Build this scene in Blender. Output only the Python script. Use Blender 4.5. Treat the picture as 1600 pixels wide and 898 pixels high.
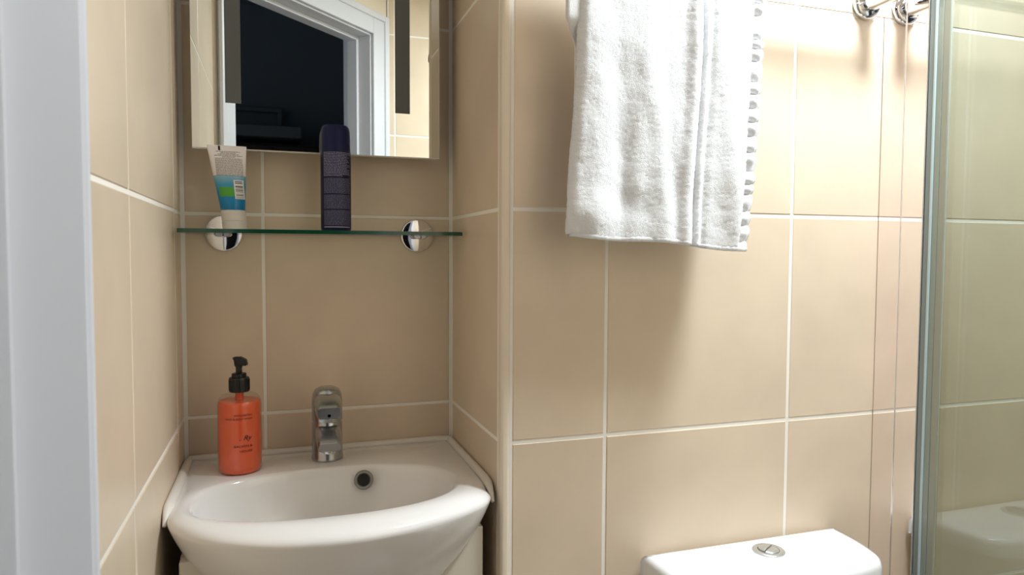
import bpy, bmesh, math, random
from mathutils import Vector, Matrix
random.seed(7)
for o in list(bpy.data.objects): bpy.data.objects.remove(o, do_unlink=True)
scene = bpy.context.scene
C = scene.collection
ZF = 1.30          # modelling height 0 is 1.30 m above the floor; everything is lifted at the end

# ------------------------------------------------------------------ camera
CAMP = Vector((0.1479, -1.2269, -0.0623)); YAW, PITCH, ROLL, FPX = 0.3212, 0.0483, 0.0045, 1093.08
fw = Vector((math.sin(YAW)*math.cos(PITCH), math.cos(YAW)*math.cos(PITCH), -math.sin(PITCH)))
rt = Vector((math.cos(YAW), -math.sin(YAW), 0)); up = rt.cross(fw)
r2 = rt*math.cos(ROLL)+up*math.sin(ROLL); u2 = up*math.cos(ROLL)-rt*math.sin(ROLL)
cd = bpy.data.cameras.new('camera'); cam = bpy.data.objects.new('camera', cd); C.objects.link(cam)
M4 = Matrix((r2, u2, -fw)).transposed().to_4x4(); M4.translation = CAMP
cam.matrix_world = M4
cd.sensor_width = 36; cd.sensor_fit = 'HORIZONTAL'; cd.lens = FPX/1600*36; cd.clip_start = 0.01
cd.dof.use_dof = True; cd.dof.focus_distance = 1.12; cd.dof.aperture_fstop = 9.0
scene.camera = cam
# ------------------------------------------------------------------ world, exposure
w = bpy.data.worlds.new('world'); scene.world = w; w.use_nodes = True
w.node_tree.nodes['Background'].inputs[0].default_value = (0.55, 0.68, 0.85, 1)
w.node_tree.nodes['Background'].inputs[1].default_value = 1.0
vs = scene.view_settings; vs.view_transform = 'Standard'; vs.look = 'None'; vs.gamma = 1; vs.use_curve_mapping = False
vs.exposure = 0.0
LAMPS = [((1.05, -0.63), 20.0, 0.11)]   # ceiling downlights: place, watts, radius
LAMP_COL = (0.855, 0.94, 1.0)
CEIL = 0.80; FLOOR = -ZF

# ------------------------------------------------------------------ materials
def lin(c):
    return tuple(((v/255)/12.92 if v/255 <= .04045 else ((v/255+.055)/1.055)**2.4) for v in c)+(1,)
def mat(name, col, rough=.5, metal=0, bump=0, bscale=200, var=0, vscale=6, coat=0, spec=.5, obj_var=0, **kw):
    m = bpy.data.materials.new(name); m.use_nodes = True; nt = m.node_tree; b = nt.nodes['Principled BSDF']
    b.inputs['Base Color'].default_value = lin(col); b.inputs['Roughness'].default_value = rough
    b.inputs['Metallic'].default_value = metal; b.inputs['Specular IOR Level'].default_value = spec
    b.inputs['Coat Weight'].default_value = coat
    for k, v in kw.items(): b.inputs[k.replace('_', ' ')].default_value = v
    tc = nt.nodes.new('ShaderNodeTexCoord')
    if var or obj_var:
        hsv = nt.nodes.new('ShaderNodeHueSaturation'); hsv.inputs['Color'].default_value = lin(col)
        geo = nt.nodes.new('ShaderNodeNewGeometry')
        n = nt.nodes.new('ShaderNodeTexNoise'); n.inputs['Scale'].default_value = vscale; n.inputs['Detail'].default_value = 4
        nt.links.new(geo.outputs['Position'], n.inputs['Vector'])
        mr = nt.nodes.new('ShaderNodeMapRange'); mr.inputs[1].default_value = .3; mr.inputs[2].default_value = .7
        mr.inputs[3].default_value = 1-var; mr.inputs[4].default_value = 1+var
        nt.links.new(n.outputs['Fac'], mr.inputs[0])
        oi = nt.nodes.new('ShaderNodeObjectInfo')
        mr2 = nt.nodes.new('ShaderNodeMapRange'); mr2.inputs[3].default_value = 1-obj_var; mr2.inputs[4].default_value = 1+obj_var
        nt.links.new(oi.outputs['Random'], mr2.inputs[0])
        mul = nt.nodes.new('ShaderNodeMath'); mul.operation = 'MULTIPLY'
        nt.links.new(mr.outputs[0], mul.inputs[0]); nt.links.new(mr2.outputs[0], mul.inputs[1])
        nt.links.new(mul.outputs[0], hsv.inputs['Value']); nt.links.new(hsv.outputs[0], b.inputs['Base Color'])
    if bump:
        n2 = nt.nodes.new('ShaderNodeTexNoise'); n2.inputs['Scale'].default_value = bscale; n2.inputs['Detail'].default_value = 3
        nt.links.new(tc.outputs['Object'], n2.inputs['Vector'])
        bp = nt.nodes.new('ShaderNodeBump'); bp.inputs['Strength'].default_value = bump; bp.inputs['Distance'].default_value = .002
        nt.links.new(n2.outputs['Fac'], bp.inputs['Height']); nt.links.new(bp.outputs[0], b.inputs['Normal'])
    return m
def thin_glass(name, tint, refl=1.0, base=.05):
    m = bpy.data.materials.new(name); m.use_nodes = True; nt = m.node_tree; nt.nodes.clear()
    out = nt.nodes.new('ShaderNodeOutputMaterial'); mix = nt.nodes.new('ShaderNodeMixShader')
    tr = nt.nodes.new('ShaderNodeBsdfTransparent'); tr.inputs[0].default_value = (*tint, 1)
    gl = nt.nodes.new('ShaderNodeBsdfGlossy'); gl.inputs['Roughness'].default_value = .0
    lw = nt.nodes.new('ShaderNodeLayerWeight'); lw.inputs['Blend'].default_value = .5
    pw = nt.nodes.new('ShaderNodeMath'); pw.operation = 'POWER'; pw.inputs[1].default_value = 5
    ma = nt.nodes.new('ShaderNodeMath'); ma.operation = 'MULTIPLY_ADD'; ma.inputs[1].default_value = .95*refl; ma.inputs[2].default_value = base*refl
    nt.links.new(lw.outputs['Facing'], pw.inputs[0]); nt.links.new(pw.outputs[0], ma.inputs[0])
    nt.links.new(ma.outputs[0], mix.inputs[0]); nt.links.new(tr.outputs[0], mix.inputs[1]); nt.links.new(gl.outputs[0], mix.inputs[2])
    nt.links.new(mix.outputs[0], out.inputs[0])
    return m
M = {}
M['tile'] = mat('beige_tile', (228, 209, 185), .32, var=.055, vscale=8, obj_var=.012, bump=.02, bscale=25, spec=.45)
M['grout'] = mat('pale_grout', (252, 247, 238), .8, bump=.1, bscale=400)
M['trim'] = mat('cream_trim', (238, 224, 204), .35)
M['ceramic'] = mat('white_ceramic', (243, 240, 238), .12, coat=.3)
M['cistern'] = mat('white_cistern', (246, 247, 250), .14, coat=.3)
M['sealant'] = mat('white_sealant', (238, 232, 224), .45)
M['paint'] = mat('white_gloss_paint', (218, 219, 226), .38, bump=.03, bscale=60)
M['ceilpaint'] = mat('white_ceiling_paint', (246, 245, 242), .8)
M['chrome'] = mat('chrome', (225, 226, 228), .06, metal=1)
M['tapchrome'] = mat('dull_chrome', (180, 182, 186), .2, metal=.88)
M['satin'] = mat('satin_metal', (150, 148, 142), .45, metal=.6)
M['button'] = mat('bright_button_metal', (205, 208, 208), .22, metal=.75)
M['polished'] = mat('polished_profile', (250, 246, 247), .03, metal=1)
M['mirror'] = mat('mirror_silver', (236, 240, 236), .0, metal=1)
M['frost'] = mat('frosted_strip', (96, 99, 98), .55)
M['mirroredge'] = mat('mirror_edge', (205, 200, 190), .3)
M['cabinet'] = mat('cream_cabinet', (226, 218, 202), .35)
M['dark'] = mat('black_hole', (14, 14, 14), .6)
M['towel'] = mat('white_terry', (240, 241, 244), .95, bump=.6, bscale=900, spec=.1, Sheen_Weight=.2, Subsurface_Weight=.5, Subsurface_Scale=.01, Subsurface_Radius=(1, 1, 1))
M['towelflat'] = mat('white_woven_band', (234, 235, 240), .8, bump=.3, bscale=600)
M['pane'] = thin_glass('green_tinted_glass', (.785, .848, .838), 1.0, .105)
M['shelfglass'] = thin_glass('shelf_glass', (.86, .95, .90), 1.0, .05)
M['glassedge'] = mat('green_glass_edge', (22, 78, 58), .15, coat=.5)
M['paneedge'] = mat('pane_glass_edge', (140, 149, 138), .15, coat=.4)
M['seal1'] = mat('blue_grey_seal', (130, 140, 138), .3)
M['seal2'] = mat('pale_blue_seal', (182, 202, 206), .25)
M['seal3'] = mat('taupe_seal', (150, 152, 138), .35)
M['clear'] = thin_glass('clear_bottle_plastic', (.94, .93, .92), .8, .03)
M['soap'] = mat('orange_soap', (238, 104, 60), .25, coat=.4, Subsurface_Weight=.35, Subsurface_Scale=.02, Subsurface_Radius=(1.0, .35, .15))
M['blackplastic'] = mat('black_plastic', (14, 15, 17), .35)
M['print'] = mat('dark_red_print', (40, 12, 8), .6)
M['navy'] = mat('navy_lacquer', (16, 20, 56), .42, spec=.3)
M['navycap'] = mat('navy_cap', (18, 24, 70), .5, spec=.25)
M['whiteprint'] = mat('lilac_white_print', (142, 142, 178), .5)
M['tubewhite'] = mat('white_tube_plastic', (238, 230, 226), .4)
M['tubecap'] = mat('white_cap_plastic', (232, 226, 218), .4)
M['greyprint'] = mat('grey_print', (96, 90, 88), .6)
M['green'] = mat('green_print', (86, 168, 60), .5)
M['label'] = mat('white_label', (236, 236, 234), .5)
M['floor'] = mat('grey_floor', (150, 140, 128), .4, var=.05)
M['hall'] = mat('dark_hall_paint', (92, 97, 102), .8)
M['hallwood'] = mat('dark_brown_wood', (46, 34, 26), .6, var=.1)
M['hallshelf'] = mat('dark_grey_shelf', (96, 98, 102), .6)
M['lens'] = mat('lamp_lens', (255, 255, 255), .5)
_b = M['lens'].node_tree.nodes['Principled BSDF']; _b.inputs['Emission Color'].default_value = (1, .98, .95, 1); _b.inputs['Emission Strength'].default_value = 6
def tube_mat():
    m = mat('blue_gradient_tube', (60, 150, 200), .35); nt = m.node_tree; b = nt.nodes['Principled BSDF']
    tc = nt.nodes.new('ShaderNodeTexCoord'); sx = nt.nodes.new('ShaderNodeSeparateXYZ'); nt.links.new(tc.outputs['Object'], sx.inputs[0])
    mr = nt.nodes.new('ShaderNodeMapRange'); mr.inputs[1].default_value = .034; mr.inputs[2].default_value = .084
    nt.links.new(sx.outputs[2], mr.inputs[0]); cr = nt.nodes.new('ShaderNodeValToRGB'); nt.links.new(mr.outputs[0], cr.inputs[0])
    e = cr.color_ramp.elements; e[0].position = 0; e[0].color = lin((6, 128, 186)); e[1].position = 1; e[1].color = lin((150, 190, 204))
    for pos, col in ((.35, (18, 140, 196)), (.7, (70, 158, 194))):
        q = e.new(pos); q.color = lin(col)
    nt.links.new(cr.outputs[0], b.inputs['Base Color']); return m
M['tubeblue'] = tube_mat()

# ------------------------------------------------------------------ helpers
def wloc(o):
    v = Vector((0, 0, 0))
    while o is not None: v += o.location; o = o.parent
    return v
def tag(o, label=None, cat=None, kind=None, group=None):
    if label: o['label'] = label
    if cat: o['category'] = cat
    if kind: o['kind'] = kind
    if group: o['group'] = group
    return o
def thing(name, loc, label=None, cat=None, kind=None, group=None):
    o = bpy.data.objects.new(name, None); C.objects.link(o); o.location = loc; o.empty_display_size = .05
    return tag(o, label, cat, kind, group)
def link(name, me, m, parent=None, loc=None, smooth=40):
    for x in (m if isinstance(m, (list, tuple)) else [m]): me.materials.append(M[x] if isinstance(x, str) else x)
    o = bpy.data.objects.new(name, me); C.objects.link(o)
    if smooth:
        me.shade_smooth(); me.set_sharp_from_angle(angle=math.radians(smooth))
    if parent is not None: o.parent = parent
    if loc is not None: o.location = loc
    return o
def mk(name, V, F, m, parent=None, smooth=40, fm=None, base=None):
    """mesh from world-coordinate verts; origin at the parent (or at base)"""
    off = wloc(parent) if parent is not None else Vector(base or (0, 0, 0))
    me = bpy.data.meshes.new(name); me.from_pydata([tuple(Vector(v)-off) for v in V], [], F); me.update()
    bm = bmesh.new(); bm.from_mesh(me); bmesh.ops.recalc_face_normals(bm, faces=bm.faces); bm.to_mesh(me); bm.free()
    if fm:
        for i, k in enumerate(fm): me.polygons[i].material_index = k
    return link(name, me, m, parent, None if parent is not None else off, smooth)
def box(name, a, b, m, parent=None, bev=0, seg=2, smooth=40, base=None):
    off = wloc(parent) if parent is not None else Vector(base if base is not None else ((a[0]+b[0])/2, (a[1]+b[1])/2, min(a[2], b[2])))
    bm = bmesh.new(); bmesh.ops.create_cube(bm, size=1)
    c = [(a[i]+b[i])/2 for i in range(3)]; s = [abs(b[i]-a[i]) for i in range(3)]
    for v in bm.verts: v.co = Vector([c[i]+v.co[i]*s[i] for i in range(3)])-off
    if bev: bmesh.ops.bevel(bm, geom=bm.edges[:], offset=bev, segments=seg, affect='EDGES', profile=.5, clamp_overlap=True)
    me = bpy.data.meshes.new(name); bm.to_mesh(me); bm.free()
    o = link(name, me, m, parent, None if parent is not None else off, 80 if bev else smooth)
    if bev: wn = o.modifiers.new('weighted', 'WEIGHTED_NORMAL'); wn.mode = 'FACE_AREA'; wn.weight = 100
    return o
def loft(loops, caps=(True, True)):
    V = []; F = []; n = len(loops[0])
    for L in loops: V += [tuple(v) for v in L]
    for i in range(len(loops)-1):
        for j in range(n):
            k = (j+1) % n; F.append((i*n+j, i*n+k, (i+1)*n+k, (i+1)*n+j))
    if caps[0]: F.append(tuple(reversed(range(n))))
    if caps[1]: F.append(tuple(range((len(loops)-1)*n, len(loops)*n)))
    return V, F
def circ(c, r, n=40, ax='z', rx=None):
    P = []
    for i in range(n):
        a = 2*math.pi*i/n; x = r*math.cos(a); y = (rx or r)*math.sin(a)
        d = {'z': (x, y, 0), 'y': (x, 0, y), 'x': (0, x, y)}[ax]; P.append((c[0]+d[0], c[1]+d[1], c[2]+d[2]))
    return P
def lathe(c, prof, ax='z', n=40):
    """prof: (radius, height along axis)"""
    k = {'x': 0, 'y': 1, 'z': 2}[ax]; L = []
    for r, h in prof:
        q = list(c); q[k] += h; L.append(circ(q, max(r, 1e-5), n, ax))
    return loft(L)
def rrect(cx, cz, w, h, r, n=6):
    P = []
    for sx, sz, a0 in ((1, 1, 0), (-1, 1, 90), (-1, -1, 180), (1, -1, 270)):
        for i in range(n+1):
            a = math.radians(a0+90*i/n); P.append((cx+sx*(w/2-r)+r*math.cos(a), cz+sz*(h/2-r)+r*math.sin(a)))
    return P

# ------------------------------------------------------------------ walls of separate tiles
GAP = .0050; TT = .0035
tile_cache = {}
def tile_mesh(w_, h_):
    k = (round(w_, 4), round(h_, 4))
    if k not in tile_cache:
        c = .0013; V = []; 
        for y, i in ((0, 0), (TT-c*.8, 0), (TT, c)):
            V += [(i, -y, i), (w_-i, -y, i), (w_-i, -y, h_-i), (i, -y, h_-i)]
        F = [(8, 9, 10, 11)]
        for a in (0, 4):
            for j in range(4): k2 = (j+1) % 4; F.append((a+j, a+k2, a+4+k2, a+4+j))
        me = bpy.data.meshes.new('tile'); me.from_pydata(V, [], F); me.update(); me.materials.append(M['tile']); tile_cache[k] = me
    return tile_cache[k]
def tiled(name, origin, ang, length, us, zs, m='tile', thick=.09, label=None, ext=(0, 0)):
    """wall whose tiled face starts at origin (x,y) and runs along direction ang (deg); face looks to the right-hand (-y) side when ang=0"""
    a = math.radians(ang); L = length
    z0, z1 = zs[0], zs[-1]
    V = []; d = .0010
    for y in (d, thick):
        V += [(-ext[0], y, z0), (L+ext[1], y, z0), (L+ext[1], y, z1), (-ext[0], y, z1)]
    F = [(0, 1, 2, 3), (5, 4, 7, 6), (1, 5, 6, 2), (4, 0, 3, 7), (3, 2, 6, 7), (4, 5, 1, 0)]
    me = bpy.data.meshes.new(name); me.from_pydata(V, [], F); me.update()
    o = link(name, me, 'grout', smooth=0); o.location = (origin[0], origin[1], 0); o.rotation_euler = (0, 0, a)
    tag(o, label, None, 'structure')
    for i in range(len(us)-1):
        for j in range(len(zs)-1):
            uw = us[i+1]-us[i]; zh = zs[j+1]-zs[j]
            if uw < .012 or zh < .012: continue
            t = bpy.data.objects.new('tile', tile_mesh(uw-GAP, zh-GAP)); C.objects.link(t); t.parent = o
            t.location = (us[i]+GAP/2, TT, zs[j]+GAP/2)
            t.rotation_euler = (random.uniform(-.0012, .0012), 0, random.uniform(-.0012, .0012))
    return o
ZS = [FLOOR, -.99, -.66, -.33, 0, .33, .66, CEIL]
NX, PY = .442, -.297          # niche width, plane of the wall with the towel
FY = -1.233                   # plane of the wall behind
SX = 1.95                     # far side of the shower
tiled('wall_back', (0, 0), 0, NX+.05, [.003, .1234, NX-.003], ZS, ext=(.02, 0), label='tiled back wall of the basin niche')
tiled('wall_left', (0, -.86), 90, .86, [0, .86-.7365, .86-.4065, .86-.0765, .86-.003], ZS, ext=(0, .02), label='tiled wall left of the basin')
tiled('wall_pier', (NX, -.0), -90, .297-.016, [.003, .297-.018], ZS, ext=(.02, 0), label='tiled side of the niche right of the mirror', thick=.04)
tiled('wall_right', (NX+.0125, PY), 0, SX-NX-.0125, [.002, .6039-NX-.0125]+[.6039-NX-.0125+.3276*k for k in (1, 2, 3, 4)]+[SX-NX-.0125], ZS, label='tiled wall behind towel, cistern and shower')
tiled('wall_shower', (SX, PY+.05), -90, 1.0, [.05, .38, .71, 1.0], ZS, label='tiled end wall of the shower')
tiled('wall_front', (SX+.05, FY), 180, SX+.05-.495, [0.05]+sorted([SX+.05-(.52+.33*k) for k in range(4)])+[SX+.05-.497], ZS, label='tiled wall opposite the mirror', thick=.1)
box('trim_1', (NX-.001, PY-.0025, FLOOR), (NX+.0125, PY+.014, CEIL), 'trim', bev=.0045, seg=3)
tag(bpy.data.objects['trim_1'], 'cream vertical edge trim on the corner of the niche', None, 'structure')
box('floor', (-3, -4.2, FLOOR-.05), (SX+.15, .1, FLOOR), 'floor'); tag(bpy.data.objects['floor'], 'grey floor', None, 'structure')
# bathroom ceiling: polygon with the diagonal corner cut off
def prism(name, poly, z0, z1, m, parent=None, smooth=0):
    n = len(poly); V = [(x, y, z0) for x, y in poly]+[(x, y, z1) for x, y in poly]
    F = [tuple(range(n)), tuple(range(n, 2*n))]+[(i, (i+1) % n, n+(i+1) % n, n+i) for i in range(n)]
    return mk(name, V, F, m, parent, smooth)
DL = -.740                    # diagonal door wall: room face is x + y = DL
prism('ceiling', [(-.1, .1), (SX+.1, .1), (SX+.1, FY-.1), (.4, FY-.1), (.35, DL-.35-.09), (-.1, DL-.06)], CEIL, CEIL+.08, 'ceilpaint')
tag(bpy.data.objects['ceiling'], 'white bathroom ceiling', None, 'structure')

# ------------------------------------------------------------------ diagonal doorway (the camera stands just outside it)
s2 = math.sqrt(.5)
def dg(t, n, z):              # t along the wall from the left wall, n into the hall
    return (t*s2-n*s2, DL-t*s2-n*s2, z)
def dbox(name, t0, t1, n0, n1, z0, z1, m, parent=None, bev=0):
    o = box(name, (t0, n0, z0), (t1, n1, z1), m, None, bev, base=(0, 0, 0))
    off = wloc(parent) if parent is not None else Vector((0, 0, 0))
    for v in o.data.vertices: v.co = Vector(dg(*v.co))-off
    o.data.flip_normals()
    o.location = (0, 0, 0)
    if parent is not None: o.parent = parent
    return o
T0, T1, TE = .068, .610, .697     # opening from T0 to T1; TE: meets the front wall
HEAD = .632
dr = thing('door_1', dg((T0+T1)/2, .05, FLOOR), 'white doorway frame standing across the corner', None, 'structure')
def dpart(*a, **k): return dbox(*a, parent=dr, **k)
LT = .102
dpart('lining', T0-.025, T0, 0, LT, FLOOR, HEAD+.025, 'paint', bev=.002)
dpart('lining', T1, T1+.025, 0, LT, FLOOR, HEAD+.025, 'paint', bev=.002)
dpart('lining', T0, T1, 0, LT, HEAD, HEAD+.025, 'paint', bev=.002)
# architrave with a moulded step, on the room side and on the hall side
for n0, n1, n2 in ((-.012, 0, -.018), (LT, LT+.012, LT+.018)):
    lo = min(n0, n2); hi = max(n1, n2)
    for t0, t1, tA, tB in ((.012, T0-.0125, .012, .030), (T1+.004, .690, .668, .690)):
        p_ = dpart('architrave', t0, t1, n0, n1, FLOOR, HEAD+.004 if 0 else HEAD+.075, 'paint', bev=.003)
        q_ = dbox('moulding', tA, tB, lo, hi, FLOOR, HEAD+.075, 'paint', None, .003); q_.parent = p_
    p_ = dpart('architrave', T0-.0125, T1+.004, n0, n1, HEAD+.005, HEAD+.075, 'paint', bev=.003)
    q_ = dbox('moulding', .030, .668, lo, hi, HEAD+.055, HEAD+.0752, 'paint', None, .003); q_.parent = p_
for o in dr.children:          # sub-part meshes were built in world space: bring them to the part's space
    for s in o.children:
        for v in s.data.vertices: v.co -= wloc(dr)
# door stops on the lining
dpart('door_stop', T0, T0+.012, .045, .085, FLOOR, HEAD, 'paint', bev=.002)
dpart('door_stop', T1-.012, T1, .045, .085, FLOOR, HEAD, 'paint', bev=.002)
dpart('door_stop', T0+.012, T1-.012, .045, .085, HEAD-.012, HEAD, 'paint', bev=.002)
dw = dbox('wall_doorway', .0, TE, .001, LT-.001, HEAD+.025, CEIL+.3, 'trim'); tag(dw, 'cream wall above the doorway', None, 'structure')
dw2 = dbox('wall_corner', -.12, T0-.025, .001, LT-.001, FLOOR, HEAD+.025, 'trim'); tag(dw2, 'narrow strip of wall beside the door frame', None, 'structure')
dw3 = dbox('wall_jamb', T1+.025, TE+.12, .001, LT-.001, FLOOR, HEAD+.025, 'trim'); tag(dw3, 'strip of wall between door frame and front wall', None, 'structure')
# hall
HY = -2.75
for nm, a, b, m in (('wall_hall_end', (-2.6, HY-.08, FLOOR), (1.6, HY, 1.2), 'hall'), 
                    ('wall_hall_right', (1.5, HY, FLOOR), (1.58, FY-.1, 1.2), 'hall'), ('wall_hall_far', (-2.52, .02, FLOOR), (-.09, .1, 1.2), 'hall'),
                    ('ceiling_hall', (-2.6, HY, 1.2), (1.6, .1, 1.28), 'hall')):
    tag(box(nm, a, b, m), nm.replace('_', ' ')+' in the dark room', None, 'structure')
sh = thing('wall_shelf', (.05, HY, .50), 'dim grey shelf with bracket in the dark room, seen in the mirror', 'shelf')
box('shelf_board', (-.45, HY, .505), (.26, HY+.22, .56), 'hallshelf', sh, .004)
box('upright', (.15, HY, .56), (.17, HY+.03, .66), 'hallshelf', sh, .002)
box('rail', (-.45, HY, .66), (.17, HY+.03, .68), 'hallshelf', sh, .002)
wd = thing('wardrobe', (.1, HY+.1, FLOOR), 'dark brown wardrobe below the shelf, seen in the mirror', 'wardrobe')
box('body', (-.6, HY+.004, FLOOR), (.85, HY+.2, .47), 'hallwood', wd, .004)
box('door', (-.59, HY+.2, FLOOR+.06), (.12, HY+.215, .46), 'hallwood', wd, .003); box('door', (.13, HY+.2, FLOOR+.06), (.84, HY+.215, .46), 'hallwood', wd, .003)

# ------------------------------------------------------------------ ceiling downlights
for i, ((x, y), pw, rad) in enumerate(LAMPS):
    t = thing('downlight', (x, y, CEIL), ('round recessed ceiling light close to the towel wall', 'round recessed ceiling light in the middle of the ceiling')[i], 'lamp', group='ceiling downlights')
    mk('bezel', *lathe((x, y, CEIL), [(rad-.003, -.001), (rad-.001, -.008), (rad+.010, -.008), (rad+.013, -.0005)]), 'chrome', t)
    mk('lens', *lathe((x, y, CEIL), [(rad-.004, -.0015), (rad-.004, -.004)]), 'lens', t)
    ld = bpy.data.lights.new('lamp_light', 'AREA'); ld.shape = 'DISK'; ld.size = rad*2; ld.energy = pw; ld.color = LAMP_COL
    lo = bpy.data.objects.new('lamp_light', ld); C.objects.link(lo); lo.parent = t; lo.location = (0, 0, -.012)

# ------------------------------------------------------------------ basin
BC = (.211, -.228)
def smooth_poly(pts, n=12):
    out = []; N = len(pts)
    for i in range(N):
        p0, p1, p2, p3 = [Vector(pts[(i+k-1) % N]) for k in range(4)]
        for j in range(n):
            t = j/n
            out.append(.5*((2*p1)+(p2-p0)*t+(2*p0-5*p1+4*p2-p3)*t*t+(3*p1-p0-3*p2+p3)*t**3))
    return out
front = [(.006, -.245), (.018, -.285), (.06, -.334), (.115, -.366), (.175, -.382), (.235, -.385), (.30, -.373), (.36, -.350), (.41, -.318), (.431, -.288)]
OUT = [Vector(p) for p in [(.430, -.27), (.4385, -.24), (.4395, -.10), (.4395, -.0025), (.30, -.0025), (.15, -.0025), (.0025, -.0025), (.0025, -.10), (.003, -.21)]]
fs = smooth_poly(front+[(p.x, p.y) for p in OUT], 8)
OUTL = fs[0:8*9]+OUT[0:]  # smooth curved front, straight sides and back
def ray_out(phi):
    d = Vector((math.cos(phi), math.sin(phi))); best = None
    for i in range(len(OUTL)):
        a = OUTL[i]-Vector(BC); b = OUTL[(i+1) % len(OUTL)]-Vector(BC); e = b-a
        den = d.x*e.y-d.y*e.x
        if abs(den) < 1e-9: continue
        t = (a.x*e.y-a.y*e.x)/den; s = (a.x*d.y-a.y*d.x)/den
        if t > 0 and -1e-6 <= s <= 1+1e-6: best = t if best is None else min(best, t)
    return best
phis = [2*math.pi*i/176 for i in range(176)]+[math.atan2(y-BC[1], x-BC[0]) % (2*math.pi) for x, y in ((.4395, -.0025), (.0025, -.0025))]
phis.sort()
RO = [ray_out(a) for a in phis]
def rin(a):
    n = 2.35; return ((abs(math.cos(a))/.177)**n+(abs(math.sin(a))/.1015)**n)**(-1/n)
RI = [rin(a) for a in phis]
def bl(fr, z):                   # bowl loop
    return [(BC[0]+fr*r*math.cos(a), BC[1]+fr*r*math.sin(a), z) for a, r in zip(phis, RI)]
def dk(s, z, ins=0):
    L = []
    for a, ri, ro in zip(phis, RI, RO):
        r = ri+(ro-ri)*s-min(ins, (ro-ri)*ins/.05); L.append((BC[0]+r*math.cos(a), BC[1]+r*math.sin(a), z))
    return L
def ol(ins, z):
    return [(BC[0]+(ro-ins)*math.cos(a), BC[1]+(ro-ins)*math.sin(a), z) for a, ro in zip(phis, RO)]
bs = thing('washbasin', (BC[0], BC[1], -.62), 'white ceramic washbasin with oval bowl fitted in the niche', 'washbasin')
loops = [bl(.08, -.5), bl(.35, -.497), bl(.6, -.487), bl(.78, -.47), bl(.88, -.45), bl(.94, -.428), bl(.975, -.409), bl(.995, -.3985), bl(1.02, -.3945), bl(1.05, -.3935),
         dk(.45, -.3935), dk(1, -.3950, .022), dk(1, -.3975, .012), dk(1, -.4005, .0060), dk(1, -.4045, .0018), ol(.0002, -.4085), ol(.0012, -.4125), ol(.0035, -.4185), ol(.0090, -.431), ol(.017, -.447), ol(.028, -.465), ol(.044, -.487), ol(.064, -.512), ol(.084, -.533), ol(.11, -.55), ol(.14, -.59), ol(.145, -.62)]
V, F = loft(loops)
mk('bowl', V, F, 'ceramic', bs, smooth=60)
# silicone bead along the walls
def bead(path, r):
    L = []
    for i, p_ in enumerate(path):
        a = Vector(path[max(i-1, 0)]); b = Vector(path[min(i+1, len(path)-1)]); d = (b-a).normalized()
        n1 = d.cross(Vector((0, 0, 1))).normalized() if abs(d.z) < .95 else Vector((1, 0, 0)); n2 = d.cross(n1).normalized()
        rr = r*min(1, .35+.22*min(i, len(path)-1-i))
        L.append([tuple(Vector(p_)+(n1*math.cos(2*math.pi*k/10)+n2*math.sin(2*math.pi*k/10))*rr) for k in range(10)])
    return loft(L)
bp = [(.0050, -.256, -.412), (.0058, -.250, -.406), (.0062, -.242, -.4005), (.0065, -.232, -.3975)]+[(.0065, -.22+.02*i, -.3965) for i in range(11)]+[(.009, -.009, -.3960)]+[(.03+.02*i, -.0065, -.3960) for i in range(20)]+[(.433, -.009, -.3960)]+[(.4355, -.02-.02*i, -.3965) for i in range(12)]+[(.4352, -.256, -.3980), (.4345, -.268, -.4020), (.4340, -.278, -.4080), (.4335, -.286, -.416)]
mk('silicone_bead', *bead(bp, .0066), 'sealant', bs, smooth=80)
# overflow ring
ov = Vector((.2685, -.1405, -.4135)); on_ = Vector((-.08, -.94, .33)).normalized(); o1 = on_.cross(Vector((0, 0, 1))).normalized(); o2 = o1.cross(on_).normalized()
def oring(r, h): return [tuple(ov+(o1*math.cos(2*math.pi*k/32)+o2*math.sin(2*math.pi*k/32))*r+on_*h) for k in range(32)]
rg = mk('overflow_ring', *loft([oring(.0145, -.008), oring(.0148, .001), oring(.0135, .0028), oring(.0105, .0028), oring(.0092, .001), oring(.0088, -.006)], (False, False)), 'satin', bs)
mk('overflow_hole', *loft([oring(.0092, -.0035), oring(.0092, -.0005)]), 'dark', rg)
# drain
mk('drain', *lathe((BC[0], BC[1], -.5), [(.022, -.004), (.022, .003), (.018, .0045), (.006, .003)]), 'chrome', bs)

# vanity cabinet
vc = thing('vanity_cabinet', (.22, -.13, FLOOR), 'cream vanity cabinet under the washbasin', 'cabinet')
box('side_panel', (.024, -.262, FLOOR+.06), (.040, -.006, -.452), 'cabinet', vc); box('side_panel', (.405, -.262, FLOOR+.06), (.421, -.006, -.452), 'cabinet', vc)
box('bottom_panel', (.040, -.262, FLOOR+.06), (.405, -.006, FLOOR+.076), 'cabinet', vc); box('back_panel', (.040, -.012, FLOOR+.076), (.405, -.006, -.65), 'cabinet', vc)
box('door', (.024, -.280, FLOOR+.08), (.421, -.2625, -.452), 'cabinet', vc, .002)
box('plinth', (.03, -.22, FLOOR), (.415, -.01, FLOOR+.06), 'cabinet', vc)

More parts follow.
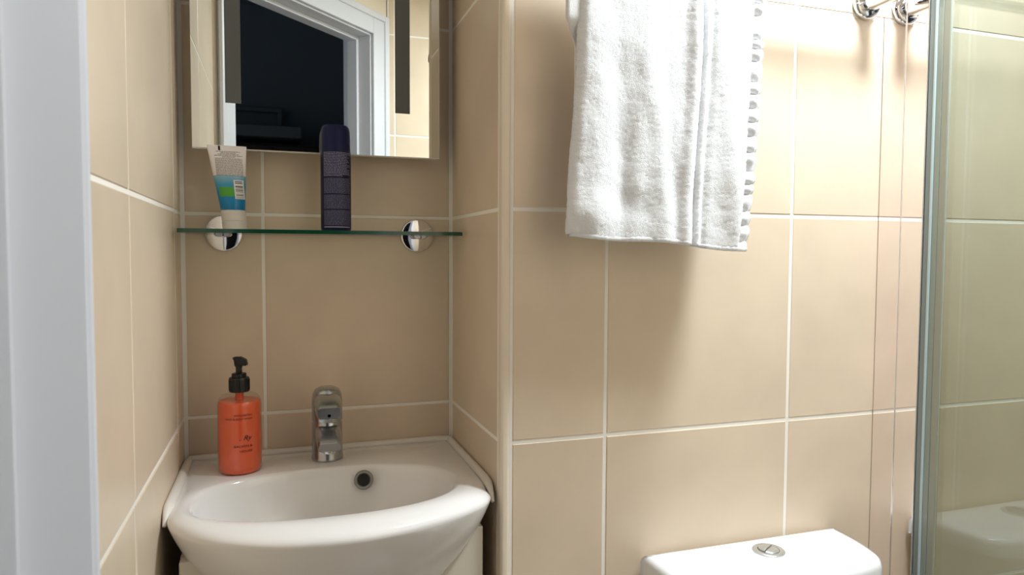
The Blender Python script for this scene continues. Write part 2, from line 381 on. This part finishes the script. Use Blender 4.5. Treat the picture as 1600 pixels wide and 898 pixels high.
# ------------------------------------------------------------------ tap
tx, ty, tz = .2185, -.0735, -.3925
tp = thing('basin_tap', (tx, ty, tz), 'chrome single lever tap at the back of the washbasin', 'tap')
mk('body', *lathe((tx, ty, tz), [(.0250, 0), (.0250, .003), (.0242, .005), (.0240, .03), (.0236, .058), (.0225, .0595), (.0225, .0615)]), 'tapchrome', tp)
def ysec(prof):                  # prof: (y, zc, w, h, r)
    return loft([[(x, y, z) for x, z in rrect(tx, zc, w_, h_, r_)] for y, zc, w_, h_, r_ in prof])
sp = mk('spout', *ysec([(ty+.004, tz+.046, .040, .030, .012), (ty-.022, tz+.043, .040, .028, .012), (ty-.042, tz+.037, .038, .023, .010), (ty-.054, tz+.0325, .036, .018, .008), (ty-.058, tz+.0315, .032, .012, .0055)]), 'tapchrome', tp)
mk('aerator', *lathe((tx, ty-.045, tz+.020), [(.0095, 0), (.0105, .002), (.0105, .008)]), 'chrome', sp)
mk('cap', *lathe((tx, ty, tz), [(.0236, .062), (.0240, .064), (.0240, .085), (.0236, .097), (.0220, .106), (.0185, .112), (.012, .1155), (.004, .1165)]), 'tapchrome', tp)
lv = mk('lever', *ysec([(ty+.006, tz+.094, .040, .036, .014), (ty-.02, tz+.0905, .041, .034, .014), (ty-.036, tz+.087, .040, .028, .011), (ty-.047, tz+.084, .038, .022, .008), (ty-.051, tz+.083, .034, .016, .006)]), 'tapchrome', tp)
mk('indicator_dot', *lathe((tx, ty-.0510, tz+.079), [(.0026, .0), (.0026, .0024)], 'y', 16), 'dark', tp)

# ------------------------------------------------------------------ mirror with two frosted light strips
MX0, MX1, MZ0, MZ1, MY = .0235, .4085, .0965, .72, -.050
mr = thing('wall_mirror', ((MX0+MX1)/2, 0, MZ0), 'frameless wall mirror with two grey frosted light strips above glass shelf', 'mirror')
box('housing', (MX0+.02, -.0015, MZ0+.012), (MX1-.02, MY+.006, MZ1-.012), 'mirroredge', mr)
mg = box('mirror_glass', (MX0, MY+.006, MZ0), (MX1, MY, MZ1), 'mirror', mr)
mg.data.materials.append(M['mirroredge'])
for p_ in mg.data.polygons:
    if abs(p_.normal.y) < .5: p_.material_index = 1
box('edge_strip', (MX0, MY-.0003, MZ0), (MX1, MY+.0005, MZ0+.0022), 'mirroredge', mr, smooth=0)
box('edge_strip', (MX1-.001, MY-.0003, MZ0+.0022), (MX1, MY+.0005, MZ1), 'mirroredge', mr, smooth=0)
for xa, xb, zb in ((.0715, .0945, .1685), (.3335, .3580, .1700)):
    box('light_strip', (xa, MY+.001, zb), (xb, MY-.0004, MZ1-.07), 'frost', mr, smooth=0)

# ------------------------------------------------------------------ glass shelf
SZ = -.0305; SF = -.110
gs = thing('glass_shelf', (.22, 0, SZ), 'green edged glass shelf on two chrome discs below the mirror', 'shelf')
pl = box('glass_plate', (.0075, -.008, SZ-.003), (.4335, SF, SZ+.003), 'shelfglass', gs, smooth=0)
pl.data.materials.append(M['glassedge'])
for p_ in pl.data.polygons:
    if abs(p_.normal.z) < .5: p_.material_index = 1
for fx in (.0635, .3785):
    br = mk('bracket', *lathe((fx, -.0008, SZ-.001), [(.0290, 0), (.0295, -.002), (.0292, -.0045), (.0280, -.0060), (.0260, -.0066), (.018, -.0076), (.009, -.0082), (.001, -.0084)], 'y', 48), 'chrome', gs)
    L = [[(x, y, z) for x, z in rrect(fx, SZ-.001, w_, h_, h_*.45)] for y, w_, h_ in ((-.008, .026, .0125), (-.030, .026, .0125), (-.034, .022, .0105))]
    mk('clamp', *loft(L), 'tapchrome', br)
    mk('grub_screw', *lathe((fx+.001, -.0345, SZ-.0045), [(.0012, 0), (.0012, -.0006)], 'y', 12), 'dark', br)
ST = SZ+.003

# ------------------------------------------------------------------ aerosol can on the shelf
cx, cy = .2350, -.072
cn = thing('aerosol_can', (cx, cy, ST), 'tall navy aerosol can with navy cap on the glass shelf', 'aerosol can')
R0 = .0236
mk('can_body', *lathe((cx, cy, ST), [(.0215, .0), (.0228, .0015), (R0, .005), (R0, .124), (.0232, .1265)], n=56), 'navy', cn)
mk('cap', *lathe((cx, cy, ST), [(.0230, .1265), (.0230, .128), (.0226, .150), (.0222, .158), (.0208, .1635), (.0180, .1662), (.008, .1668)], n=56), 'navycap', cn)
V = []; F = []
def wrapquad(a0, a1, z0, z1, c, r, n=None):
    n = n or max(1, int((a1-a0)/.08)+1); b = len(V)
    for i in range(n+1):
        a = a0+(a1-a0)*i/n; V.append((c[0]+r*math.sin(a), c[1]-r*math.cos(a), c[2]+z0)); V.append((c[0]+r*math.sin(a), c[1]-r*math.cos(a), c[2]+z1))
    for i in range(n): F.append((b+2*i, b+2*i+2, b+2*i+3, b+2*i+1))
A0, A1 = -.95, 1.05
z = .1225
k = 0
while z > .009:
    bold = z > .083
    th = .0010 if bold else .0005; step = .0024 if bold else .00185
    if any(abs(z-q) < .0012 for q in (.0835, .057, .034)): z -= step; continue
    a = A0; end = A1 if not bold else random.choice((A1, A1-.1, A1-.7, A1-.3))
    while a < end-.05:
        wl = random.uniform(.05, .22); wrapquad(a, min(a+wl, end), z-th, z, (cx, cy, ST), R0+.00015); a += wl+.028
    z -= step
wrapquad(A0, A1, .005, .0068, (cx, cy, ST), R0+.00015)
mk('printed_lines', V, F, 'whiteprint', cn, smooth=0)['kind'] = 'stuff'

# ------------------------------------------------------------------ cosmetic tube standing on its cap
ux, uy = .0838, -.062
tu = thing('cosmetic_tube', (ux, uy, ST), 'white and blue squeeze tube standing on its cap on the glass shelf', 'tube')
lean = -.082; rotz = .06
def tp_(x, y, z):                 # local tube coordinates to world, with its slight lean
    xx = x+lean*z; return (ux+xx*math.cos(rotz)-y*math.sin(rotz), uy+xx*math.sin(rotz)+y*math.cos(rotz), ST+z)
def tsec(z, a, b, n=48): return [tp_(a*math.cos(2*math.pi*i/n), b*math.sin(2*math.pi*i/n), z) for i in range(n)]
def tdim(z):                      # half width, half depth of the tube at height z
    t = max(0, min(1, (z-.032)/(.127-.032))); return .0178+.0105*t**1.0, .0172*(1-t)**.75+.0009
mk('cap', *loft([tsec(0, .0168, .0168), tsec(.001, .0178, .0178), tsec(.0125, .0180, .0180), tsec(.0130, .0174, .0174), tsec(.0137, .0174, .0174), tsec(.0142, .0180, .0180), tsec(.029, .0178, .0178), tsec(.0305, .0168, .0168)]), 'tubecap', tu)
bz = [.030, .032]+[.034+.004*i for i in range(13)]
mk('tube_body', *loft([tsec(z, *tdim(z)) for z in bz]), 'tubeblue', tu)
tzs = [.0822+.004*i for i in range(12)]+[.1285]
mk('tube_top', *loft([tsec(z, *tdim(z)) for z in tzs]), 'tubewhite', tu)
def tubepatch(x0, x1, z0, z1, off=.0003, n=8, mz=4):
    b = len(V)
    for j in range(mz+1):
        z = z0+(z1-z0)*j/mz; a, bb = tdim(z)
        for i in range(n+1):
            x = x0+(x1-x0)*i/n; q = max(0, 1-(x/a)**2); V.append(tp_(x, -bb*math.sqrt(q)-off, z))
    for j in range(mz):
        for i in range(n): F.append((b+j*(n+1)+i, b+j*(n+1)+i+1, b+(j+1)*(n+1)+i+1, b+(j+1)*(n+1)+i))
V = []; F = []; tubepatch(-.0165, .004, .050, .0645); mk('green_patch', V, F, 'green', tu)
V = []; F = []; tubepatch(.0045, .0190, .0465, .0755, .0004); lb = mk('barcode_label', V, F, 'label', tu)
V = []; F = []
for zc, th in ((.0728, .0010), (.0712, .0005), (.0700, .0008), (.066, .0006), (.0645, .0012), (.0625, .0005), (.0600, .001), (.0585, .0006), (.0570, .0004), (.0540, .0004), (.0518, .0010), (.0495, .0004), (.0480, .0003)):
    tubepatch(.0064, .0170, zc, zc+th, .0006, 6, 1)
mk('barcode', V, F, 'dark', lb, smooth=0)
V = []; F = []
z = .1185
for i in range(22):
    wide = (.017, .011, .015, .020, .009)[i] if i < 5 else .0195
    x = -wide
    while x < wide-.001:
        wl = random.uniform(.0015, .006); tubepatch(x+.001, min(x+wl, wide)+.001, z, z+(.0008 if i < 5 else .0006), .0003, 3, 1); x += wl+.0007
    z -= .0021 if i < 5 else .0016
mk('printed_lines', V, F, 'greyprint', tu, smooth=0)['kind'] = 'stuff'
V = []; F = []; tubepatch(-.0125, -.0095, .1205, .1275, .0005, 2, 2); mk('crimp_mark', V, F, 'dark', tu)

# ------------------------------------------------------------------ soap dispenser
bx, by, bz0 = .0885, -.1010, -.3944
sd = thing('soap_dispenser', (bx, by, bz0), 'clear pump bottle of orange hand wash on the washbasin ledge', 'soap bottle')
RB = .0315
mk('bottle', *lathe((bx, by, bz0), [(.024, .0), (.0285, .0012), (.0309, .005), (RB, .010), (RB, .103), (.0308, .108), (.0285, .1135), (.024, .118), (.0185, .1205), (.0155, .122), (.0142, .124), (.0142, .128)], n=56), 'clear', sd)
mk('liquid', *lathe((bx, by, bz0), [(.0225, .0018), (.0275, .0028), (.0298, .006), (.0306, .011), (.0306, .1025), (.0300, .1060), (.0294, .1082), (.0285, .1095), (.002, .1098)], n=56), 'soap', sd)
mk('dip_tube', *lathe((bx, by, bz0), [(.0060, .1098), (.0060, .1225)], n=20), 'soap', sd)
cl = mk('pump_collar', *lathe((bx, by, bz0), [(.0140, .1225), (.0146, .1232), (.0146, .1425), (.0138, .1440), (.0106, .1442), (.0106, .1495), (.0098, .1502), (.004, .1502)], n=40), 'blackplastic', sd)
V = []; F = []
for i in range(40):
    a = 2*math.pi*i/40; V2, F2 = lathe((bx+.0146*math.cos(a), by+.0146*math.sin(a), bz0+.125), [(.0005, 0), (.0005, .016)], n=5)
    b = len(V); V += V2; F += [tuple(b+q for q in f) for f in F2]
mk('grip_ribs', V, F, 'blackplastic', cl)['kind'] = 'stuff'
prof = [(-9.0, 50.5), (-6.4, 52.6), (2.8, 52.8), (10.8, 48.7), (12.9, 40.0), (11.0, 38.9), (5.5, 38.9), (3.8, 36.4), (3.8, 26.4), (-4.1, 26.4), (-4.1, 36.4), (-5.6, 39.2), (-6.4, 47.3)]
ca, sa = math.cos(-.35), math.sin(-.35); V = []
for hw in (-.0048, .0048):
    for px, pz in prof:
        x = px*.001; wv = hw*(1 if pz > 37 else .8); V.append((bx+x*ca-wv*sa, by+x*sa+wv*ca, bz0+.1235+pz*.00098))
n = len(prof); F = [tuple(range(n)), tuple(range(n, 2*n))]+[(i, (i+1) % n, n+(i+1) % n, n+i) for i in range(n)]
ph = mk('pump_head', V, F, 'blackplastic', sd, smooth=0)
bv = ph.modifiers.new('bevel', 'BEVEL'); bv.width = .0016; bv.segments = 2; bv.limit_method = 'ANGLE'
def lettering(name, rows, c, r, m, parent, ang0):
    """rows: (text, cap height, right-edge angle, z, shear, target width)"""
    V = []; F = []
    for txt, size, aR, z, shear, wid in rows:
        cu = bpy.data.curves.new('lettering', 'FONT'); cu.body = txt; cu.size = 1; cu.shear = shear; cu.resolution_u = 2
        to = bpy.data.objects.new('lettering', cu); C.objects.link(to)
        bpy.context.view_layer.update()
        me = bpy.data.meshes.new_from_object(to.evaluated_get(bpy.context.evaluated_depsgraph_get()))
        xs = [v.co.x for v in me.vertices]; x0, x1 = min(xs), max(xs); b = len(V)
        bm = bmesh.new(); bm.from_mesh(me); bmesh.ops.triangulate(bm, faces=bm.faces[:])
        for v in bm.verts:
            a = aR-(1-(v.co.x-x0)/(x1-x0))*wid/r; V.append((c[0]+r*math.sin(a), c[1]-r*math.cos(a), c[2]+z+v.co.y*size))
        bm.verts.index_update()
        for f in bm.faces: F.append(tuple(b+v.index for v in f.verts))
        bm.free(); bpy.data.objects.remove(to); bpy.data.curves.remove(cu); bpy.data.meshes.remove(me)
    return tag(mk(name, V, F, m, parent, smooth=0), kind='stuff')
lettering('lettering', [('INVIGORATING', .0042, .62, .0905, 0, .0260), ('HAND & BODY WASH', .0042, .62, .0850, 0, .0400), ('. Ry', .0105, .62, .0545, .35, .0190),
                        ('BALVEN &', .0050, .62, .0440, 0, .0265), ('HOUSE', .0050, .62, .0365, 0, .0185)], (bx, by, bz0), RB+.0003, 'print', sd, 0)

# ------------------------------------------------------------------ towel rail and towel
RY, RZ = -.362, .352
rl = thing('towel_rail', (.8, PY, RZ), 'chrome towel rail with round wall flanges above the cistern', 'towel rail')
mk('bar', *lathe((.455, RY, RZ), [(.0095, 0), (.0095, .62)], 'x', 24), 'chrome', rl)
for fx in (.478, 1.0665):
    fl = mk('flange', *lathe((fx, PY-.001, RZ-.002), [(.0255, 0), (.0260, -.002), (.0255, -.006), (.0235, -.009), (.0205, -.010), (.012, -.0105)], 'y', 48), 'chrome', rl)
    mk('post', *lathe((fx, PY-.010, RZ-.002), [(.0150, 0), (.0150, -.056), (.0145, -.062), (.0125, -.066)], 'y', 32), 'chrome', fl)
tw = thing('hand_towel', (.66, RY, -.05), 'white terry towel hanging folded over the chrome rail', 'towel')
from mathutils import noise as mn
def lerp(tab, z):
    for (z0, v0), (z1, v1) in zip(tab, tab[1:]):
        if z0 <= z <= z1: return v0+(v1-v0)*(z-z0)/(z1-z0)
    return tab[0][1] if z < tab[0][0] else tab[-1][1]
LE = [(-.05, .509), (-.025, .5075), (.0, .509), (.06, .513), (.12, .518), (.18, .522), (.25, .5235), (.37, .527)]
RE = [(-.06, .783), (-.03, .7870), (.0, .790), (.06, .7965), (.12, .800), (.18, .8035), (.25, .8065), (.37, .812)]
SE = [(-.06, .694), (.05, .6975), (.12, .703), (.2, .7075), (.37, .709)]     # seam of the folded-in layer
def g(x, c, s): return math.exp(-((x-c)/s)**2)
def front_y(x, z):
    k = max(0, min(1, (.33-z)/.3)); se = lerp(SE, z)
    y = -.376
    y -= .006*k*g(x, .545+.02*(z), .02)+.007*k*g(x, .64-.10*(z-.1), .022)+.004*k*g(x, .60+.12*z, .015)
    y += .006*k*g(x, .59-.05*z, .016)+.004*k*g(x, .665-.08*z, .012)
    y -= .006*g(x, se-.012, .009); y += .0065*g(x, se+.001, .0035); y -= .0025*g(x, se+.008, .003)
    y += .004*g(x, se+.016, .006); y -= .006*k*g(x, .755-.1*(z-.1), .018)
    y -= .008*g(z, -.01+.12*(x-.51), .03)*g(x, .54, .04)
    y += .003*g(z, .005-.1*(x-.6), .022)*g(x, .60, .05)
    y += .0022*mn.noise((x*28, z*18, 1.3))+.0006*mn.noise((x*75, z*60, 4.1))
    y += .0011*mn.noise((x*420, z*420, 2))
    e = min(1, (x-lerp(LE, z))/.012); y += .008*(1-max(0, e))**2
    return y
NXg, NZg = 150, 210
def zb(u): return -.036-.0185*u-.002*math.sin(u*9)
def gridmesh(nx, nz, fn):
    V = [fn(i/nx, j/nz) for j in range(nz+1) for i in range(nx+1)]
    F = [(j*(nx+1)+i, j*(nx+1)+i+1, (j+1)*(nx+1)+i+1, (j+1)*(nx+1)+i) for j in range(nz) for i in range(nx)]
    return V, F
def ffn(u, v):
    z0 = zb(u)
    if v < .93:
        z = z0+(RZ-.0-z0)*v/.93; x = lerp(LE, z)+(lerp(RE, z)-.018-lerp(LE, z))*u
        t = max(0, (z-(RZ-.05))/.05); y = front_y(x, z)*(1-t)+(RY-.0148)*t
        return (x+.0008*mn.noise((z*300, u*9, 7)), y, z)
    a = (v-.93)/.07*math.pi; x = lerp(LE, RZ)+(lerp(RE, RZ)-.018-lerp(LE, RZ))*u
    return (x, RY-.0148*math.cos(a), RZ+.0148*math.sin(a))
fp = mk('front_panel', *gridmesh(NXg, NZg, ffn), 'towel', tw, smooth=180)
so = fp.modifiers.new('solid', 'SOLIDIFY'); so.thickness = .005; so.offset = 0
def bfn(u, v):
    z0 = -.022-.012*u; z = z0+(RZ-z0)*v; k = max(0, min(1, (RZ-z)/.1))
    bu = max(0, min(1, (z-.215)/.03)); xl = .530-.0245*bu
    x = xl+(lerp(RE, z)-.008-xl)*u
    y = (RY+.0148)+.010*k*math.sin(u*7+.5)*.5+.002*mn.noise((x*40, z*30, 9))
    q = bu*.96*max(0, min(1, 1.6-u*9)); y = y*(1-q)+(RY-.010)*q
    return (x, min(y, PY-.022), z)
bpn = mk('back_panel', *gridmesh(60, 80, bfn), 'towel', tw, smooth=180)
so = bpn.modifiers.new('solid', 'SOLIDIFY'); so.thickness = .005; so.offset = 0
def hfn(u, v):                    # puckered woven border on the right edge
    z = zb(1)+.004+(RZ-.02-zb(1))*v; w_ = .0250; x = lerp(RE, z)-.0205+w_*u
    pk = 1-2*abs(math.sin(z*150+1.6*mn.noise((z*30, 3, 3))))**.7
    x -= .0022*pk*u+.0012*mn.noise((z*50, 0, 5))
    return (x, -.3735+.003*u+.0045*pk*math.sin(math.pi*min(1, u*1.0+.12)), z)
hb = mk('woven_border', *gridmesh(8, 420, hfn), 'towelflat', tw, smooth=180)
so = hb.modifiers.new('solid', 'SOLIDIFY'); so.thickness = .003; so.offset = 0
def sfn(u, v):                    # bottom hem roll
    a = u*2*math.pi; x = lerp(LE, -.04)+.002+(lerp(RE, -.05)-lerp(LE, -.04)-.004)*v; uu = v
    z = zb(uu)+.001; y = front_y(x, z)
    return (x, y+.0035*math.cos(a), z+.0038*math.sin(a)+.0005*mn.noise((x*300, 1, 1)))
mk('hem', *gridmesh(12, 120, sfn), 'towel', tw, smooth=180)

# ------------------------------------------------------------------ toilet cistern and pan
cs = thing('toilet', (.845, -.38, FLOOR), 'white toilet with low cistern and chrome push button below the towel', 'toilet')
LZ = -.5155
def lidloop(ins, z):              # lid outline: flat back, slightly bowed front, tapered to the front
    P = []; a = [(.672+ins, PY-.006-ins*0), (1.022-ins, PY-.006-ins*0)]
    pts = [(.671, -.303), (.76, -.3025), (.85, -.3025), (.94, -.3025), (1.020, -.303), (1.024, -.309), (1.022, -.36), (1.014, -.405), (1.004, -.424), (.985, -.436), (.93, -.446), (.845, -.450), (.76, -.446), (.70, -.436), (.681, -.424), (.673, -.405), (.667, -.36), (.666, -.309)]
    c = Vector((.845, -.37)); out = []
    for q in smooth_poly(pts, 5):
        d = q-c; f = ins; out.append((q.x-math.copysign(min(f, abs(d.x)), d.x)*min(1, abs(d.x)/.12), q.y-math.copysign(min(f, abs(d.y)), d.y)*min(1, abs(d.y)/.05), z))
    return out
mk('lid', *loft([lidloop(.004, LZ-.034), lidloop(0, LZ-.032), lidloop(0, LZ-.012), lidloop(.0015, LZ-.006), lidloop(.005, LZ-.002), lidloop(.011, LZ-.0002), lidloop(.03, LZ+.0008)]), 'cistern', cs, smooth=50)
mk('cistern', *loft([lidloop(.03, LZ-.36), lidloop(.02, LZ-.33), lidloop(.008, LZ-.035)]), 'cistern', cs, smooth=50)
bc = (.8535, -.3555, LZ+.0006)
bt = mk('button_ring', *lathe(bc, [(.0240, 0), (.0240, .0018), (.0225, .0030), (.0165, .0030), (.0158, .0016), (.0158, .0005)], n=48), 'button', cs)
def half(sgn, name, h0, h1):
    P = []; 
    for i in range(25):
        a = math.pi*i/24; P.append((.0148*math.cos(a), sgn*(.0148*math.sin(a))+.003*math.sin(2*a)*0+sgn*.0004))
    ro = .55; L = []
    for s_, h in ((1, .0005), (1, h0), (.9, h1), (.55, h1+.0012)):
        L.append([(bc[0]+(x*math.cos(ro)-y*math.sin(ro))*s_+(1-s_)*0, bc[1]+(x*math.sin(ro)+y*math.cos(ro))*s_, bc[2]+h) for x, y in P])
    return mk(name, *loft(L), 'button', bt)
half(1, 'flush_button', .0045, .006); half(-1, 'flush_button', .0030, .004)
def pan(sx, y0, y1, z):
    return [(.845+sx*math.cos(a), (y0+y1)/2+(y1-y0)/2*math.sin(a), z) for a in [2*math.pi*i/48 for i in range(48)]]
mk('pan', *loft([pan(.11, -.72, -.36, FLOOR), pan(.10, -.70, -.36, FLOOR+.12), pan(.14, -.80, -.34, FLOOR+.28), pan(.18, -.90, -.32, FLOOR+.38), pan(.18, -.90, -.32, FLOOR+.40)]), 'cistern', cs)
mk('seat_lid', *loft([pan(.183, -.905, -.45, FLOOR+.402), pan(.185, -.907, -.45, FLOOR+.415), pan(.18, -.90, -.452, FLOOR+.428), pan(.15, -.86, -.48, FLOOR+.433)]), 'cistern', cs)

# ------------------------------------------------------------------ shower screen
GX = 1.108
ss = thing('shower_screen', (GX+.01, -.7, FLOOR), 'green tinted glass shower screen with polished wall profile', 'shower screen')
ZB, ZT = FLOOR+.15, .70
box('wall_profile', (GX, PY-.0005, ZB), (GX+.028, -.3425, ZT), 'polished', ss, .0015)
box('inner_profile', (GX+.0012, -.3420, ZB), (GX+.026, -.382, ZT), 'polished', ss, .0012)
for ya, yb, xo, m in ((-.3825, -.3915, .004, 'seal1'), (-.3917, -.3955, .003, 'seal2'), (-.3957, -.4045, .005, 'paneedge'), (-.4047, -.4160, .006, 'seal3')):
    box('seal_strip', (GX+xo, ya, ZB), (GX+.0085, yb, ZT), m, ss, .0006)
def pane(name, xa, xb, ya, yb):
    o = box(name, (xa, ya, ZB), (xb, yb, ZT), 'pane', ss, smooth=0); o.data.materials.append(M['paneedge'])
    for p_ in o.data.polygons:
        if abs(p_.normal.x) < .5: p_.material_index = 1
    return o
pane('glass_pane', GX+.009, GX+.015, -.385, -1.20)
box('sill_profile', (GX, PY-.001, FLOOR+.12), (GX+.028, -1.20, ZB), 'polished', ss, .0015)
tr = box('shower_tray', (GX-.005, FY+.002, FLOOR), (SX-.002, PY-.002, FLOOR+.12), 'ceramic', bev=.01); tag(tr, 'white shower tray behind the glass screen', 'shower tray')

# ------------------------------------------------------------------ lift everything so that the floor is at height 0
for o in list(C.objects):
    if o.parent is None: o.location.z += ZF
bpy.context.view_layer.update()
